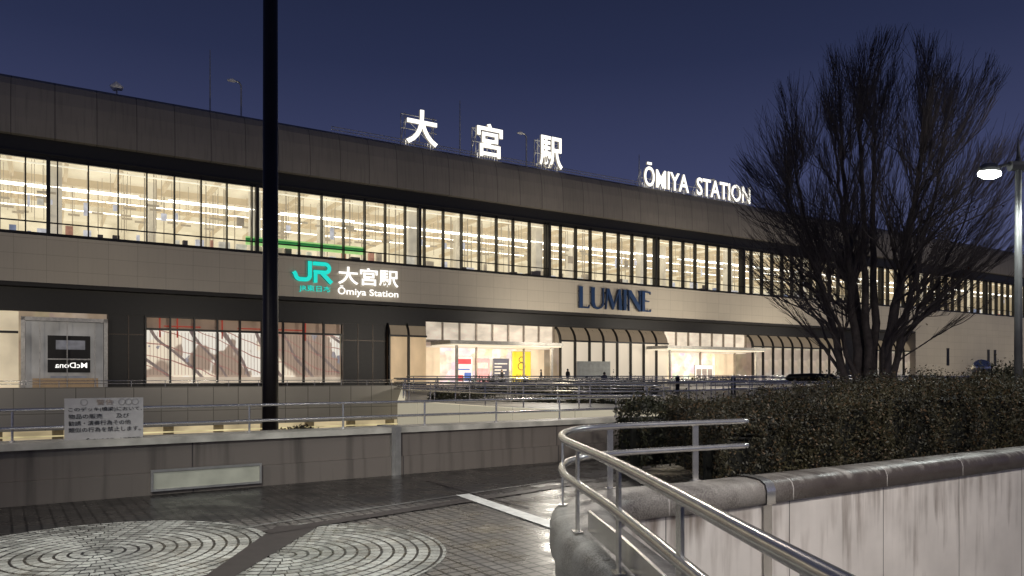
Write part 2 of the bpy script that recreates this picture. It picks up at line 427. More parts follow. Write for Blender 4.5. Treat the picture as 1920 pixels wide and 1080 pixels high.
def entrance(a,b2,ca,cb,cz):
    mb=MB().box(a,b2,4.5,4.8,G,4.9,0)
    mb.box(a,b2,2.2,2.4,5.6,7.9,1)
    mb.box(a,b2,2.0,4.6,4.9,5.0,1)
    n=int((b2-a)/2.2)
    for i in range(n+1):
        t=a+(b2-a-.14)*i/n; mb.box(t,t+.14,1.9,2.2,G if i%3==0 else 5.6,7.9,2)
    mb.box(a,b2,1.9,2.2,5.4,5.7,2)
    mb.box(a,a+3,4.2,4.4,G,4.9,3).box(b2-4,b2,4.2,4.4,G,4.9,3)
    mb.build('entrance',[m_shopbright,EM('entrance_clerestory',(1,.87,.7),.62,.5,.5,(1,1,2)),M('entrance_frame_metal',(.35,.3,.25),.4,.4),EM('entrance_cream_wall',(1,.80,.55),.62,.3,.6)],B)  # cream wall glows in place of entrance light
    mb=MB().box(ca,cb,-3,1.85,cz+.1,cz+.5,0).box(ca+.1,cb-.1,-2.9,1.8,cz-.02,cz+.1,1).box(ca-.05,cb+.05,-3.1,-3.0,cz+.15,cz+.42,0)
    for t in (ca+1,cb-1.2): mb.box(t,t+.25,-2.4,-2.15,G,cz-.02,0)
    mb.build('entrance_canopy',[m_canopy,EM('canopy_soffit_light',(1,.88,.66),.9,.3,.5)],B)
entrance(-6.0,11.7,-5.3,9.4,4.95)
entrance(30.0,46.6,26,44.8,5.05)
MB().box(-62,-11.2,-4.2,-4.0,-2.75,G+.08,0).build('walkway_parapet',panel('walkway_tiles',(.36,.33,.28),(.10,.09,.07),2.1,2.05,.07,offz=-.6+2.05,rough=.5,em=.035,emc=(1,.9,.75)),B)
MB().box(-62,-11.2,-3.9,1.4,G-.3,G).build('walkway_slab',m_concrete,B)
mb=MB().box(-62,-11.2,-2.5,-2.3,-5.5,-2.5,0).box(-62,-11.2,-4.3,-4.1,-3.25,-3.15,1)
t=-62
while t<-12: mb.box(t,t+.8,-3.6,-3.2,-5.5,-2.6,2); t+=4.1
mb.build('lower_concourse_front',[EM('lower_glow',(1,.82,.5),.6,.6,.3,(1,1,2)),EM('lower_tube',(1,.85,.45),.9,.6,.5),M('lower_pier',(.5,.42,.3),.6)],B)

def board(name,label,cat,t,d,z,wd,ht,cols,extra=None):
    th=thing(name,label,cat,fp(t,d,z),FA)
    MB().box(0,wd,0,.08,0,ht).build('board',cols,th)
    MB().box(-.05,0,-.02,.1,-.05,ht+.05).box(wd,wd+.05,-.02,.1,-.05,ht+.05).box(0,wd,-.02,.1,ht,ht+.05).build('frame',m_steeld,th)
    return th
y=board('poster','tall yellow lit poster beside the station entrance','poster',6.3,3.2,.7,2.7,3.9,EM('yellow_poster',(.95,.70,.04),.75))
put('lettering',textmesh('BAKE',1.5,.36,.03,M('poster_ink',(.25,.15,.02),.5)),y,(.6,-.02,.7))
ink=bpy.data.materials['poster_ink']
def ring(cx,cz,r,rr): return [(cx+r*math.cos(a*math.pi/8),cz+rr*math.sin(a*math.pi/8)) for a in range(17)]
MB().ribbon(ring(1.35,2.9,.36,.34),.09,-.03,0).build('loaf_emblem',ink,y)
MB().ribbon(ring(1.35,2.08,.5,.44),.09,-.03,0).build('loaf_emblem',ink,y)
y=board('poster','dark shop notice panel inside the station entrance','poster',3.6,3.2,.7,2.2,3.0,EM('dark_poster',(.10,.10,.14),.6,.4,1))
for i in range(6): MB().box(.2,1.2+U(0,.9),-.03,0,.4+i*.38,.55+i*.38).build('text_line',m_white,y)
rd=EM('red_print',(.8,.08,.1),.6); bl=EM('blue_print',(.1,.2,.6),.6)
y=board('poster','white and red sale poster in the station entrance','poster',-1.3,3.4,.7,2.2,3.2,EM('white_poster',(.95,.85,.8),.8,.2,1))
for q,m_ in (((.2,2.0,-.03,0,2.3,2.9),rd),((.2,.9,-.03,0,.3,1.0),rd),((1.1,2.0,-.03,0,.3,1.3),bl),((.3,1.8,-.03,0,1.6,1.75),bl)): MB().box(*q).build('printed_block',m_,y)
y=board('poster','pink sale poster near the station doors','poster',1.3,3.4,.7,1.9,3.0,EM('pink_poster',(.9,.45,.45),.7,.4,2))
MB().box(.2,1.7,-.03,0,1.8,2.5).build('printed_block',m_white,y); MB().box(.2,1.7,-.03,0,.4,.6).build('printed_block',m_white,y)
y=board('notice_board','white framed notice board at second entrance','notice board',35,1.0,.7,3.6,2.4,EM('notice_white',(.9,.85,.75),.8,.15,1))
npm=EM('notice_print',(.35,.3,.28),.5,.5,3)
for i in range(3): MB().box(.3+i*1.1,1.2+i*1.1,-.03,0,.5,1.9).build('printed_block',npm,y)

# ------------------------------------------------------------------ signs on building
def roofletter(ch,t,wd,ht):
    th=thing('roof_sign_character','large white illuminated kanji character on steel roof frame','sign',fp(t,.9,26.7),FA,'illuminated roof sign')
    put('character',textmesh(ch,wd,ht,.3,m_signroof,.018,side=m_signside),th,(0,-.3,.15))
    mb=MB()
    for x in (.2,wd*.5,wd-.2): mb.tube([(x,.3,0),(x,.3,ht*.95)],.05,5).tube([(x,.3,ht*.8),(x,1.9,0)],.05,5)
    for z in (.3,ht*.5,ht*.9): mb.tube([(-.3,.3,z),(wd+.2,.3,z)],.05,5)
    mb.tube([(-.3,.3,0),(-.3,.3,ht*.9)],.05,5)
    mb.tube([(-.3,.32,.3),(wd,.32,ht*.9)],.035,5).tube([(wd,.32,.3),(-.3,.32,ht*.9)],.035,5)
    mb.build('support_frame',m_steeld,th)
roofletter('大',-8.9,3.8,3.85); roofletter('宮',-.1,3.4,3.85); roofletter('駅',8.5,3.4,3.85)
th=thing('roof_sign_lettering','white illuminated station name lettering on roof frame','sign',fp(25.2,.9,26.7),FA,'illuminated roof sign')
put('lettering',textmesh('ŌMIYA  STATION',20.6,3.2,.25,m_signroof,.014,side=m_signside),th,(0,-.3,.1))
mb=MB()
for i in range(11): mb.tube([(i*2.06,.3,0),(i*2.06,.3,2.4)],.04,5).tube([(i*2.06,.3,2.2),(i*2.06,1.7,0)],.04,5)
for z in (.1,1.3): mb.tube([(0,.3,z),(20.6,.3,z)],.04,5)
mb.build('support_frame',m_steeld,th)
th=thing('company_sign','illuminated cyan railway logo with white station name lettering','sign',fp(-21.2,-.02,0),FA)
def arc(cx,cz,r,a0,a1,n=7): return [(cx+r*math.cos(math.radians(a0+(a1-a0)*i/n)),cz+r*math.sin(math.radians(a0+(a1-a0)*i/n))) for i in range(n+1)]
mb=MB()
mb.ribbon([(0,.95),(.15,.72)]+arc(.62,.68,.44,200,270,5)+arc(1.15,.68,.44,-90,0)+[(1.59,.7),(1.59,2.1)],.42,-.3,-.05,0,1)
mb.ribbon([(1.95,1.9),(3.1,1.9)]+arc(3.15,1.48,.42,90,-90)+[(2.0,1.06)],.4,-.31,-.06,0,1)
mb.ribbon([(2.15,1.06),(2.15,0)],.4,-.32,-.07,0,1)
mb.ribbon([(2.8,1.0),(3.8,.02)],.44,-.33,-.08,0,1)
mb.build('logo',[m_cyan,m_cyside],th,loc=(0,0,10.95))
put('small_lettering',textmesh('JR東日本',3.2,.72,.06,m_cyan,.008,side=m_cyside),th,(.55,-.15,9.95))
put('station_name',textmesh('大宮駅',6.6,1.85,.14,m_sign,.018,side=m_signside),th,(4.45,-.3,10.95))
put('romanised_name',textmesh('Ōmiya Station',6.6,1.1,.08,m_sign,.014,side=m_signside),th,(4.45,-.28,9.72))
th=thing('shop_sign','dark blue raised lettering mounted on beige tile band','sign',fp(13.8,-.02,0),FA)
LT={'L':([(0,0),(.55,0),(.57,.17),(.5,.06),(.18,.05),(.17,.96),(.2,1),(-.02,1),(0,.96)],.57),
'U':([(-.02,1),(0,.95),(0,.3),(.05,.12),(.18,.02),(.36,-.02),(.54,.03),(.66,.14),(.7,.3),(.7,.95),(.73,1),(.62,1),(.64,.95),(.64,.3),(.58,.14),(.46,.06),(.34,.05),(.23,.12),(.17,.3),(.17,.95),(.19,1)],.7),
'M':([(0,0),(.05,0),(.13,.76),(.42,0),(.46,0),(.75,.76),(.79,0),(.97,0),(.88,1),(.78,1),(.5,.26),(.21,1),(.08,1)],.96),
'I':([(0,0),(.18,0),(.17,.04),(.17,.96),(.18,1),(0,1),(.01,.96),(.01,.04)],.18),
'N':([(0,0),(.07,0),(.05,.05),(.05,.76),(.67,-.02),(.72,-.02),(.72,.96),(.74,1),(.66,1),(.67,.95),(.67,.30),(.14,1),(-.02,1),(0,.96)],.72),
'E':([(0,0),(.55,0),(.57,.14),(.5,.06),(.18,.05),(.17,.49),(.45,.49),(.45,.54),(.17,.54),(.18,.95),(.48,.94),(.54,.86),(.52,1),(0,1)],.57)}
x=0
for ch in 'LUMINE':
    p,wd=LT[ch]
    MB().prism(p,-.5,-.2,0,x,10.0,2.75,2.65).box(x+.1,x+.3,-.2,0,10.6,10.8,1).box(x+.1,x+.3,-.2,0,12,12.2,1).build('letter',[m_blue,m_black],th)
    x+=wd*2.75+(.3 if ch!='I' else .34)
def mast(t,h,d=3):
    th=thing('antenna_mast','thin grey antenna mast standing on the roof','antenna',fp(t,d,26.7),FA,'roof masts')
    MB().tube([(0,0,0),(0,0,h*.6),(0,0,h)],[.09,.07,.045],6).build('mast',m_steeld,th)
    MB().tube([(0,0,0),(0,0,.3)],[.2,.16],8).build('base',m_steeld,th)
mast(-28.4,6.6); mast(-1.0,7.0); mast(26.5,5.0)
def rooflamp(t,h):
    th=thing('roof_lamp','small unlit lamp on a thin post on the roof','lamp',fp(t,2.5,26.7),FA,'roof lamps')
    MB().tube([(0,0,0),(0,0,h-.3),(-.2,0,h),(-.6,0,h+.05)],.09,6).build('post',m_steeld,th)
    MB().tube([(-.5,0,h+.05),(-.8,0,h+.08),(-1.3,0,h)],[.08,.2,.1],8).build('lamp_head',m_white,th)
rooflamp(-25.6,3.8); rooflamp(7.9,4.4); rooflamp(41,3.3)
th=thing('roof_floodlight','white floodlight unit on the roof edge','lamp',fp(-36.5,2,26.7),FA)
MB().tube([(0,0,0),(0,0,.8)],.08,6).build('post',m_steeld,th)
MB().tube([(-.4,0,.8),(0,0,1.1),(.5,0,.9)],[.3,.42,.2],8).build('lamp_head',m_white,th)
th=thing('roof_fence','low steel safety fence along the roof edge','fence',fp(-17,1.0,26.7),FA)
mb=MB()
for z in (.3,.6): mb.tube([(0,0,z),(66,0,z)],.04,4)
mb.build('rail',m_steel,th)
mb=MB()
for i in range(200): mb.box(i*.33,i*.33+.07,-.02,.02,0,.6)
o=mb.build('baluster',m_steel,th); o['kind']='stuff'

# ------------------------------------------------------------------ grounds
MB().quad((-900,-300,-5.6),(900,-300,-5.6),(900,1500,-5.6),(-900,1500,-5.6)).build('ground',M('asphalt',(.05,.05,.052),.8,scale=.5),kind='structure')
RP=[(.98,-.6),(.90,.6),(.79,1.87),(.745,2.4),(.68,3.26),(.59,4.3),(.48,5.2),(.41,5.85),(.45,6.5),(.66,7.05),(1.02,7.42),(1.54,7.72),(2.0,7.95),(2.6,8.26)]
RPs=[(p.x,p.y) for p in smoothpath([(a,b,0) for a,b in RP],6)]
def offs(path,a):
    out=[]
    for i,p in enumerate(path):
        q0=path[max(i-1,0)];q1=path[min(i+1,len(path)-1)]; d=Vector((q1[0]-q0[0],q1[1]-q0[1])).normalized()
        out.append((p[0]+d.y*a,p[1]-d.x*a))
    return out
CP=offs(RPs[:12*6-2],.17)
HD=Vector((.841,.541,0))
last=CP[-1]
CP+= [(last[0]+.841*s,last[1]+.541*s) for s in (.4,.9,1.5,2.5,4,6,8,11,15)]
OUT=offs(CP,-.02)
m_deck=bpy.data.materials.new('deck_brick_paving'); nt,N,L,b=nodes(m_deck)
mp=nt.nodes.new('ShaderNodeMapping'); mp.inputs['Rotation'].default_value=(0,0,math.radians(-34.6)); L.new(coord(nt),mp.inputs[0])
br=nt.nodes.new('ShaderNodeTexBrick'); br.inputs['Scale'].default_value=1; br.inputs['Brick Width'].default_value=.13; br.inputs['Row Height'].default_value=.12
br.inputs['Mortar Size'].default_value=.012; br.inputs['Mortar Smooth'].default_value=.1; br.offset=.0
br.inputs['Color1'].default_value=(.20,.18,.168,1); br.inputs['Color2'].default_value=(.14,.125,.118,1); br.inputs['Mortar'].default_value=(.008,.007,.007,1)
L.new(mp.outputs[0],br.inputs[0])
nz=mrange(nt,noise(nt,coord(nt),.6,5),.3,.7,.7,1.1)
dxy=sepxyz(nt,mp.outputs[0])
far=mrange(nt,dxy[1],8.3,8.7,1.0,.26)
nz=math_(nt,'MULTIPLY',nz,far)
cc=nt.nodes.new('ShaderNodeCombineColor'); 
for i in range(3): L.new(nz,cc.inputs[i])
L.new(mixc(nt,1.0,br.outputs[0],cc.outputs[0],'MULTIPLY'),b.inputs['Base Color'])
L.new(mrange(nt,noise(nt,coord(nt),2.5,5),.3,.7,.16,.42),b.inputs['Roughness'])
bump(nt,br.outputs['Fac'],-.6,.005,b)
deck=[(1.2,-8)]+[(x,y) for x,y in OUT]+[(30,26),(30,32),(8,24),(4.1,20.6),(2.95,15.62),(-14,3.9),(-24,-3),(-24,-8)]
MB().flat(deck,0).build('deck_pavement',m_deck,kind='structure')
def rosette(cx,cy,r,clip=None):
    m=bpy.data.materials.get('rosette_paving')
    if not m:
        m=bpy.data.materials.new('rosette_paving'); nt,N,L,b=nodes(m)
        xyz=sepxyz(nt,coord(nt))
        rr=math_(nt,'SQRT',math_(nt,'ADD',math_(nt,'MULTIPLY',xyz[0],xyz[0]),math_(nt,'MULTIPLY',xyz[1],xyz[1])))
        P_=.108
        l=lines(nt,rr,P_,.024); an=math_(nt,'ARCTAN2',xyz[1],xyz[0])
        idx=math_(nt,'FLOOR',math_(nt,'DIVIDE',rr,P_))
        ph=math_(nt,'ADD',math_(nt,'MULTIPLY',an,math_(nt,'ADD',math_(nt,'MULTIPLY',idx,.95),.9)),math_(nt,'MULTIPLY',idx,.37))
        l=math_(nt,'MAXIMUM',l,math_(nt,'LESS_THAN',math_(nt,'FRACT',ph),.10))
        cb=nt.nodes.new('ShaderNodeCombineXYZ'); L.new(idx,cb.inputs[0]); L.new(math_(nt,'FLOOR',ph),cb.inputs[1])
        wn=nt.nodes.new('ShaderNodeTexWhiteNoise'); L.new(cb.outputs[0],wn.inputs['Vector'])
        t=mrange(nt,math_(nt,'ADD',math_(nt,'MULTIPLY',noise(nt,coord(nt),1.4,6),1.3),math_(nt,'MULTIPLY',wn.outputs[0],.3)),.5,1.1)
        L.new(mixc(nt,l,mixc(nt,t,(.13,.125,.115),(.60,.59,.55)),(.008,.007,.007)),b.inputs['Base Color'])
        L.new(mrange(nt,noise(nt,coord(nt),6,4),.3,.7,.15,.4),b.inputs['Roughness'])
        bump(nt,l,-.8,.008,b)
    pts=[(r*math.cos(a*math.pi/36),r*math.sin(a*math.pi/36)) for a in range(72)]
    pts=[(min(max(x,clip[0]),clip[1]),yy) if clip else (x,yy) for x,yy in pts]
    q=[]
    for p in pts:
        if not q or (abs(p[0]-q[-1][0])+abs(p[1]-q[-1][1]))>1e-4: q.append(p)
    MB().flat(q,0).build('rosette_paving',m,None,loc=(cx,cy,.004),kind='structure')
rosette(-2.05,6.65,1.46,(-.25,2)); rosette(-3.75,6.75,1.5,(-3,1.3))
m_band=M('dark_paving_band',(.045,.035,.033),.45,scale=8)
MB().flat([(-2.42,5.0),(-2.28,5.0),(-2.05,7.95),(-2.5,7.95)],.008).build('paving_band',m_band,kind='structure')
def strip(a,b2,wd,z,name,m):
    d=Vector((b2[0]-a[0],b2[1]-a[1],0)).normalized(); nn=Vector((-d.y,d.x,0))*wd/2; a=Vector((*a,0)); b2=Vector((*b2,0))
    MB().flat([((a+nn).x,(a+nn).y),((a-nn).x,(a-nn).y),((b2-nn).x,(b2-nn).y),((b2+nn).x,(b2+nn).y)],z).build(name,m,kind='structure')
strip((-.66,10.0),(.62,7.6),.20,.014,'painted_line',M('white_line_paint',(.85,.84,.8),.4,var=.3,scale=6,em=.08,emc=(1,1,.95)))
strip((-2.5,7.6),(.9,11.0),.2,.012,'drain_channel',m_band)
strip((-2.9,7.75),(.75,11.45),.03,.012,'drain_channel',m_steeld)
strip((-1.3,11.4),(.2,9.0),.05,.006,'drain_channel',m_band)
plaza=[(-4.6,30),(-2.2,26),(0,22.8),(2,21.4),(4.2,20.6),(8,24),(30,32.2),(60,50),fp(140,-2)[:2],fp(140,8)[:2],fp(-11.2,8)[:2],fp(-11.2,-3.9)[:2]]
MB().flat(plaza,G-.02).build('plaza_pavement',M('plaza_paving',(.24,.22,.2),.45,scale=.6,var=.4),kind='structure')
mb=MB(); pe=plaza[:5]; pe=[fp(-11.2,-3.9)[:2]]+pe
mb.sweep(pe,[(.0,-5.6),(.0,G+.02),(-.3,G+.02)]); mb.build('retaining_wall',m_warmcon,label='pale retaining wall with painted warm glow along raised plaza edge',category='wall')

# ------------------------------------------------------------------ near parapet wall
WA=math.atan2(.5677,.8232)
wall=thing('parapet_wall','brown-grey concrete parapet wall with pale coping edging the deck','wall',(-6.25,9.1,0),WA)
def wp(s,d,z): 
    return (-6.25+.8232*s-.5677*d, 9.1+.5677*s+.8232*d, z)
m_pw=panel('parapet_face',(.185,.158,.138),(.05,.04,.04),3.2,0,.02,offx=1,stain=.75,rough=.6)
m_cop=M('parapet_coping',(.60,.57,.50),.45,scale=2.5,var=.45)
MB().box(-9,11.05,0,.42,.30,.68).build('wall_face',m_pw,wall)
MB().box(-9,11.05,-.05,.42,-.1,.298).build('plinth',m_pw,wall)
MB().box(-9,11.1,-.06,.48,.682,.77).build('coping',m_cop,wall)
MB().box(5.2,5.36,-.075,.5,0,.785).box(5.25,5.31,-.09,-.075,0,.785).build('joint_cover',m_steeld,wall)
th=thing('light_panel','pale rectangular panel in steel frame on parapet wall','panel',wp(1.67,-.06,.05),WA)
MB().box(.03,1.43,-.02,0,.03,.26).build('panel_face',M('panel_pale',(.46,.46,.38),.35,em=.03,emc=(1,1,.8)),th)
MB().box(0,.03,-.04,0,0,.29).box(1.43,1.46,-.04,0,0,.29).box(.03,1.43,-.04,0,0,.03).box(.03,1.43,-.04,0,.26,.29).build('frame',m_steeld,th)
def railing(name,label,pts,zs,base,post,rr=.022,pr=.018,group=None,flatpost=False,mat=None,pm=None,sides=8):
    th=thing(name,label,'railing',(pts[0][0],pts[0][1],base),0,group)
    ox,oy=pts[0][0],pts[0][1]
    for z in zs:
        MB().tube([(x-ox,y-oy,z-base) for x,y in pts],rr,sides).build('rail',mat or m_steel,th,smooth=True)
    acc=0;nxt=post*.3; 
    for i in range(1,len(pts)):
        a=Vector(pts[i-1]);b2=Vector(pts[i]); l=(b2-a).length
        while acc+l>=nxt:
            p=a+(b2-a)*((nxt-acc)/l); dd=(b2-a).normalized(); an=math.atan2(dd.y,dd.x)
            mb=MB()
            if flatpost: mb.box(-.035,.035,-.008,.008,0,max(zs)-base-rr*.6).box(-.05,.05,-.035,.035,0,.008)
            else: mb.tube([(0,0,0),(0,0,max(zs)-base)],pr,6).tube([(0,0,0),(0,0,.02)],pr*2.2,6)
            mb.build('post',pm or m_steeld,th,loc=(p.x-ox,p.y-oy,0),rot=an)
            nxt+=post
        acc+=l
    return th
railing('railing','steel twin-rail handrail on the pale parapet coping',[wp(s,.2,0)[:2] for s in (-9,-4,0,4,8,11)],(1.17,.94),.77,1.45,.022,.016,pm=m_steel)
th=thing('notice_sign','white notice sign with black japanese text fixed to railing','sign',wp(.69,.14,.70),WA)
m_ink=M('sign_ink',(.02,.02,.02),.5); m_signw=M('sign_white_sheet',(.62,.60,.58),.4,var=.12,scale=5)
MB().box(0,.92,-.012,.0,0,.61).build('sign_plate',m_signw,th)
MB().box(.1,.14,.0,.05,.1,.5).build('bracket',m_steeld,th); MB().box(.78,.82,.0,.05,.1,.5).build('bracket',m_steeld,th)
for i,(s_,wd) in enumerate((('このデッキ(橋梁)において、',.86),('物品の販売　　及び',.70),('勧誘・演奏行為その他',.72),('類似の行為を禁止します。',.84))):
    put('text_line',textmesh(s_,wd,.062,.004,m_ink,.0),th,(.045,-.016,.43-.088*i))
put('text_line',textmesh('さいたま市　大宮警察署',.56,.036,.004,m_ink,.0),th,(.32,-.016,.045))
MB().ribbon(arc(.27,.062,.02,60,320),.01,-.016,-.012).build('emblem',m_ink,th)
m_or=M('faded_orange_ink',(.52,.42,.34),.5); m_gr=M('faded_grey_ink',(.48,.46,.44),.5)
put('heading',textmesh('警告',.2,.07,.004,m_or,.004),th,(.36,-.016,.52))
for cx in (.22,.66,.74,.82): MB().ribbon(arc(cx,.555,.04,0,360,14),.012,-.016,-.012).build('faded_circle',m_gr,th)

# ------------------------------------------------------------------ stairwell wall with coping
sw=thing('stairwell_wall','curved white panelled stairwell wall with rounded stained granite coping','wall',(0,0,0),0)
m_panel=bpy.data.materials.new('white_stone_panels'); nt,N,L,b=nodes(m_panel)
uv=coord(nt,'UV'); xyz=sepxyz(nt,uv)
l=lines(nt,xyz[0],1.8,.012,.62)
st=noise(nt,uv,1.0,7,(7,.7,1)); st2=noise(nt,uv,1.0,4,(1.0,.8,1))
topf=mrange(nt,xyz[1],-.9,.3,.0,1.0)
stn=math_(nt,'MULTIPLY',mrange(nt,math_(nt,'ADD',st,math_(nt,'MULTIPLY',topf,.20)),.58,.80),mrange(nt,st2,.40,.6,.12,1))
base=mixc(nt,mrange(nt,noise(nt,uv,1.5,5),.3,.7),(.60,.56,.52),(.76,.71,.66))
L.new(mixc(nt,l,mixc(nt,math_(nt,'MULTIPLY',stn,.88),base,(.15,.11,.085)),(.05,.045,.045)),b.inputs['Base Color']); b.inputs['Roughness'].default_value=.35
m_gran=bpy.data.materials.new('granite_coping'); nt,N,L,b=nodes(m_gran)
uv=coord(nt,'UV'); xyz=sepxyz(nt,uv); oc=coord(nt)
g=noise(nt,oc,90,2); g2=noise(nt,oc,1.0,6,(3,3,3)); 
zz=sepxyz(nt,oc)[2]
drip=noise(nt,uv,1.0,7,(11,1.0,1))
side=mrange(nt,math_(nt,'ADD',zz,math_(nt,'MULTIPLY',drip,.30)),.68,.58)
side=math_(nt,'MULTIPLY',side,mrange(nt,xyz[0],9.3,10.6,.35,1))
c=mixc(nt,mrange(nt,g,.4,.6),(.12,.11,.10),(.40,.37,.34))
c=mixc(nt,mrange(nt,g2,.4,.62,0,.55),c,(.50,.47,.43))
c=mixc(nt,math_(nt,'MULTIPLY',side,.9),c,(.045,.032,.027))
l=lines(nt,xyz[0],1.8,.014,.62)
L.new(mixc(nt,l,c,(.5,.47,.44)),b.inputs['Base Color']); L.new(mrange(nt,g2,.3,.7,.25,.6),b.inputs['Roughness'])
bump(nt,g,.35,.006,b)
PR=[(-.27,.20),(-.27,.38),(-.25,.44),(-.20,.475),(-.12,.49),(0,.495),(.12,.49),(.20,.475),(.25,.44),(.27,.38),(.27,.25),(.22,.23)]
MB().sweep(CP,PR).build('coping',m_gran,sw,smooth=True)
MB().sweep(CP,[(.22,.235),(.22,-2.6)]).build('inner_wall',m_panel,sw)
MB().sweep(CP,[(-.225,-.05),(-.225,.22)]).build('outer_wall',m_gran,sw)
Pn=min(range(len(CP)-1),key=lambda i:(CP[i][0]-2.42)**2+(CP[i][1]-8.2)**2); pb=CP[Pn]
seg=[(pb[0]-.841*.07,pb[1]-.541*.07),(pb[0]+.841*.07,pb[1]+.541*.07)]
MB().sweep(seg,[(-.29,.18),(-.29,.39),(-.265,.455),(-.21,.49),(-.12,.51),(0,.515),(.12,.51),(.21,.49),(.265,.455),(.29,.39),(.29,.24),(.245,.22),(.245,-2.5)]).build('steel_joint_band',m_steel,sw,smooth=True)
kp=[p for p in RPs if 2.6<p[1]<5.3 and p[0]<.8]
MB().sweep(kp,[(.05,.52),(.05,.66),(.07,.66),(.07,.52)]).build('kick_plate',m_steel,sw)
MB().flat([(1.2,-8)]+CP+[(40,20),(40,-8)],-2.6).build('stair_landing',m_concrete,kind='structure')
railing('railing','polished curved steel twin handrail with flat posts on granite coping',RPs,(1.1,.83),.49,1.12,.031,.02,flatpost=True,sides=16,pm=m_steel)
# ------------------------------------------------------------------ hedge
def leafmat(name,a,b2,c3):
    m=bpy.data.materials.new(name); nt,N,L,b=nodes(m)
    oi=nt.nodes.new('ShaderNodeNewGeometry')
    f=oi.outputs['Random Per Island']
    n=mrange(nt,noise(nt,coord(nt),1.3,4),.35,.65)
    cA=mixc(nt,math_(nt,'MULTIPLY',math_(nt,'ADD',math_(nt,'MULTIPLY',f,.5),math_(nt,'MULTIPLY',n,1.5)),.5),a,b2)
    L.new(mixc(nt,math_(nt,'GREATER_THAN',f,.86),cA,c3),b.inputs['Base Color']); b.inputs['Roughness'].default_value=.6
    return m
m_leaf=leafmat('hedge_leaves',(.010,.010,.005),(.070,.060,.026),(.095,.058,.026))
m_leafd=leafmat('shrub_leaves',(.010,.012,.006),(.06,.062,.026),(.08,.06,.025))
def foliage(name,label,cat,loc,rot,L_,D_,top,n,ls,mat,base=0.0,taper=0,wild=.14):
    th=thing(name,label,cat,loc,rot)
    rnd=random.Random(len(label)+n)
    mb=MB()
    def h(x,y): return top(x)+.07*math.sin(x*3.1+y*2)+.06*math.sin(x*7.3-y*5)+.035*math.sin(x*15+y*9)+.06*math.sin(x*1.1+1)
    def x0f(y): return taper*y
    for i in range(n):
        y=rnd.random()*D_; q=rnd.random(); x=x0f(y)+rnd.random()*(L_-x0f(y))
        if q<.5: z=h(x,y)-abs(rnd.gauss(0,.07))
        else:
            f=rnd.random()
            y=abs(rnd.gauss(0,.10))+.09*math.sin(x*5+f*2)+.07*math.sin(x*11-f*4)+.10; z=base+(h(x,y)-base)*f
            if rnd.random()<.2: y=D_-y
            if x<x0f(y): continue
        if rnd.random()<.08: y=rnd.random()*D_; x=x0f(y)+abs(rnd.gauss(0,.12)); z=base+(h(x,y)-base)*rnd.random()
        if rnd.random()<.12 and q<.5: z=h(x,y)+abs(rnd.gauss(0,.5))*wild
        s=ls*(.6+.8*rnd.random())
        a=Vector((rnd.gauss(0,1),rnd.gauss(0,1),rnd.gauss(0,1)+.4)).normalized(); c=a.cross(Vector((rnd.gauss(0,1),rnd.gauss(0,1),rnd.gauss(0,1)))).normalized()
        p=Vector((x,y,z)); A=p+a*s; Bq=p+c*s*.45; C=p-a*s; Dq=p-c*s*.45
        mb.quad(tuple(A),tuple(Bq),tuple(C),tuple(Dq))
    for i in range(int(L_*D_*12)):
        y=rnd.random()*D_; x=x0f(y)+rnd.random()*(L_-x0f(y)); z=h(x,y); dx=rnd.gauss(0,.06); H=rnd.uniform(.05,1.0)*wild
        mb.tube([(x,y,z-.08),(x+dx*.4,y,z+H*.5),(x+dx,y,z+H)],[.004,.003,.002],3,cap=False)
        for k in range(5):
            p=Vector((x+dx*k/5,y,z+H*k/5)); a=Vector((rnd.gauss(0,1),rnd.gauss(0,1),.8)).normalized(); c=a.cross(Vector((0,1,.3))).normalized(); s=ls*.7
            mb.quad(tuple(p+a*s*2),tuple(p+a*s+c*s*.4),tuple(p),tuple(p+a*s-c*s*.4))
    mb.build('foliage',mat,th)
    k=MB(); nx=max(2,int(L_/.25))
    for i in range(nx):
        x0=i*L_/nx+.06; x1=(i+1)*L_/nx+.06
        if x1>L_: x1=L_-.02
        ymax=D_-.14 if not taper else min(D_-.14,max(.32,x0/taper))
        k.box(x0,x1-.001,.28,ymax,base,top((x0+x1)/2)-.2)
    k.build('branch_core',M('dark_interior',(.008,.008,.005),.95),th)
    return th
nl=Vector((-.541,.841,0))
def hp(s,b2,z): 
    o=Vector((last[0],last[1],0))+HD*s+nl*b2; return (o.x,o.y,z)
HA=math.atan2(.541,.841)
foliage('hedge','dense evergreen hedge with loose shoots behind the granite coping','hedge',hp(.85,.36,0),HA,13,2.3,lambda x:.90+.53*min(1,x/4.0),100000,.022,m_leaf,.35,taper=.6,wild=.18)
foliage('shrub','dark evergreen shrub beside the hedge','shrub',hp(2.0,2.9,0),HA,5,1.6,lambda x:1.08,12000,.035,m_leafd,.2,taper=.5)
foliage('hedge','taller lighter hedge row under the bare tree','hedge',(12.0,16.6,0),HA,10,1.8,lambda x:1.62,22000,.04,m_leaf,.3,wild=.3)

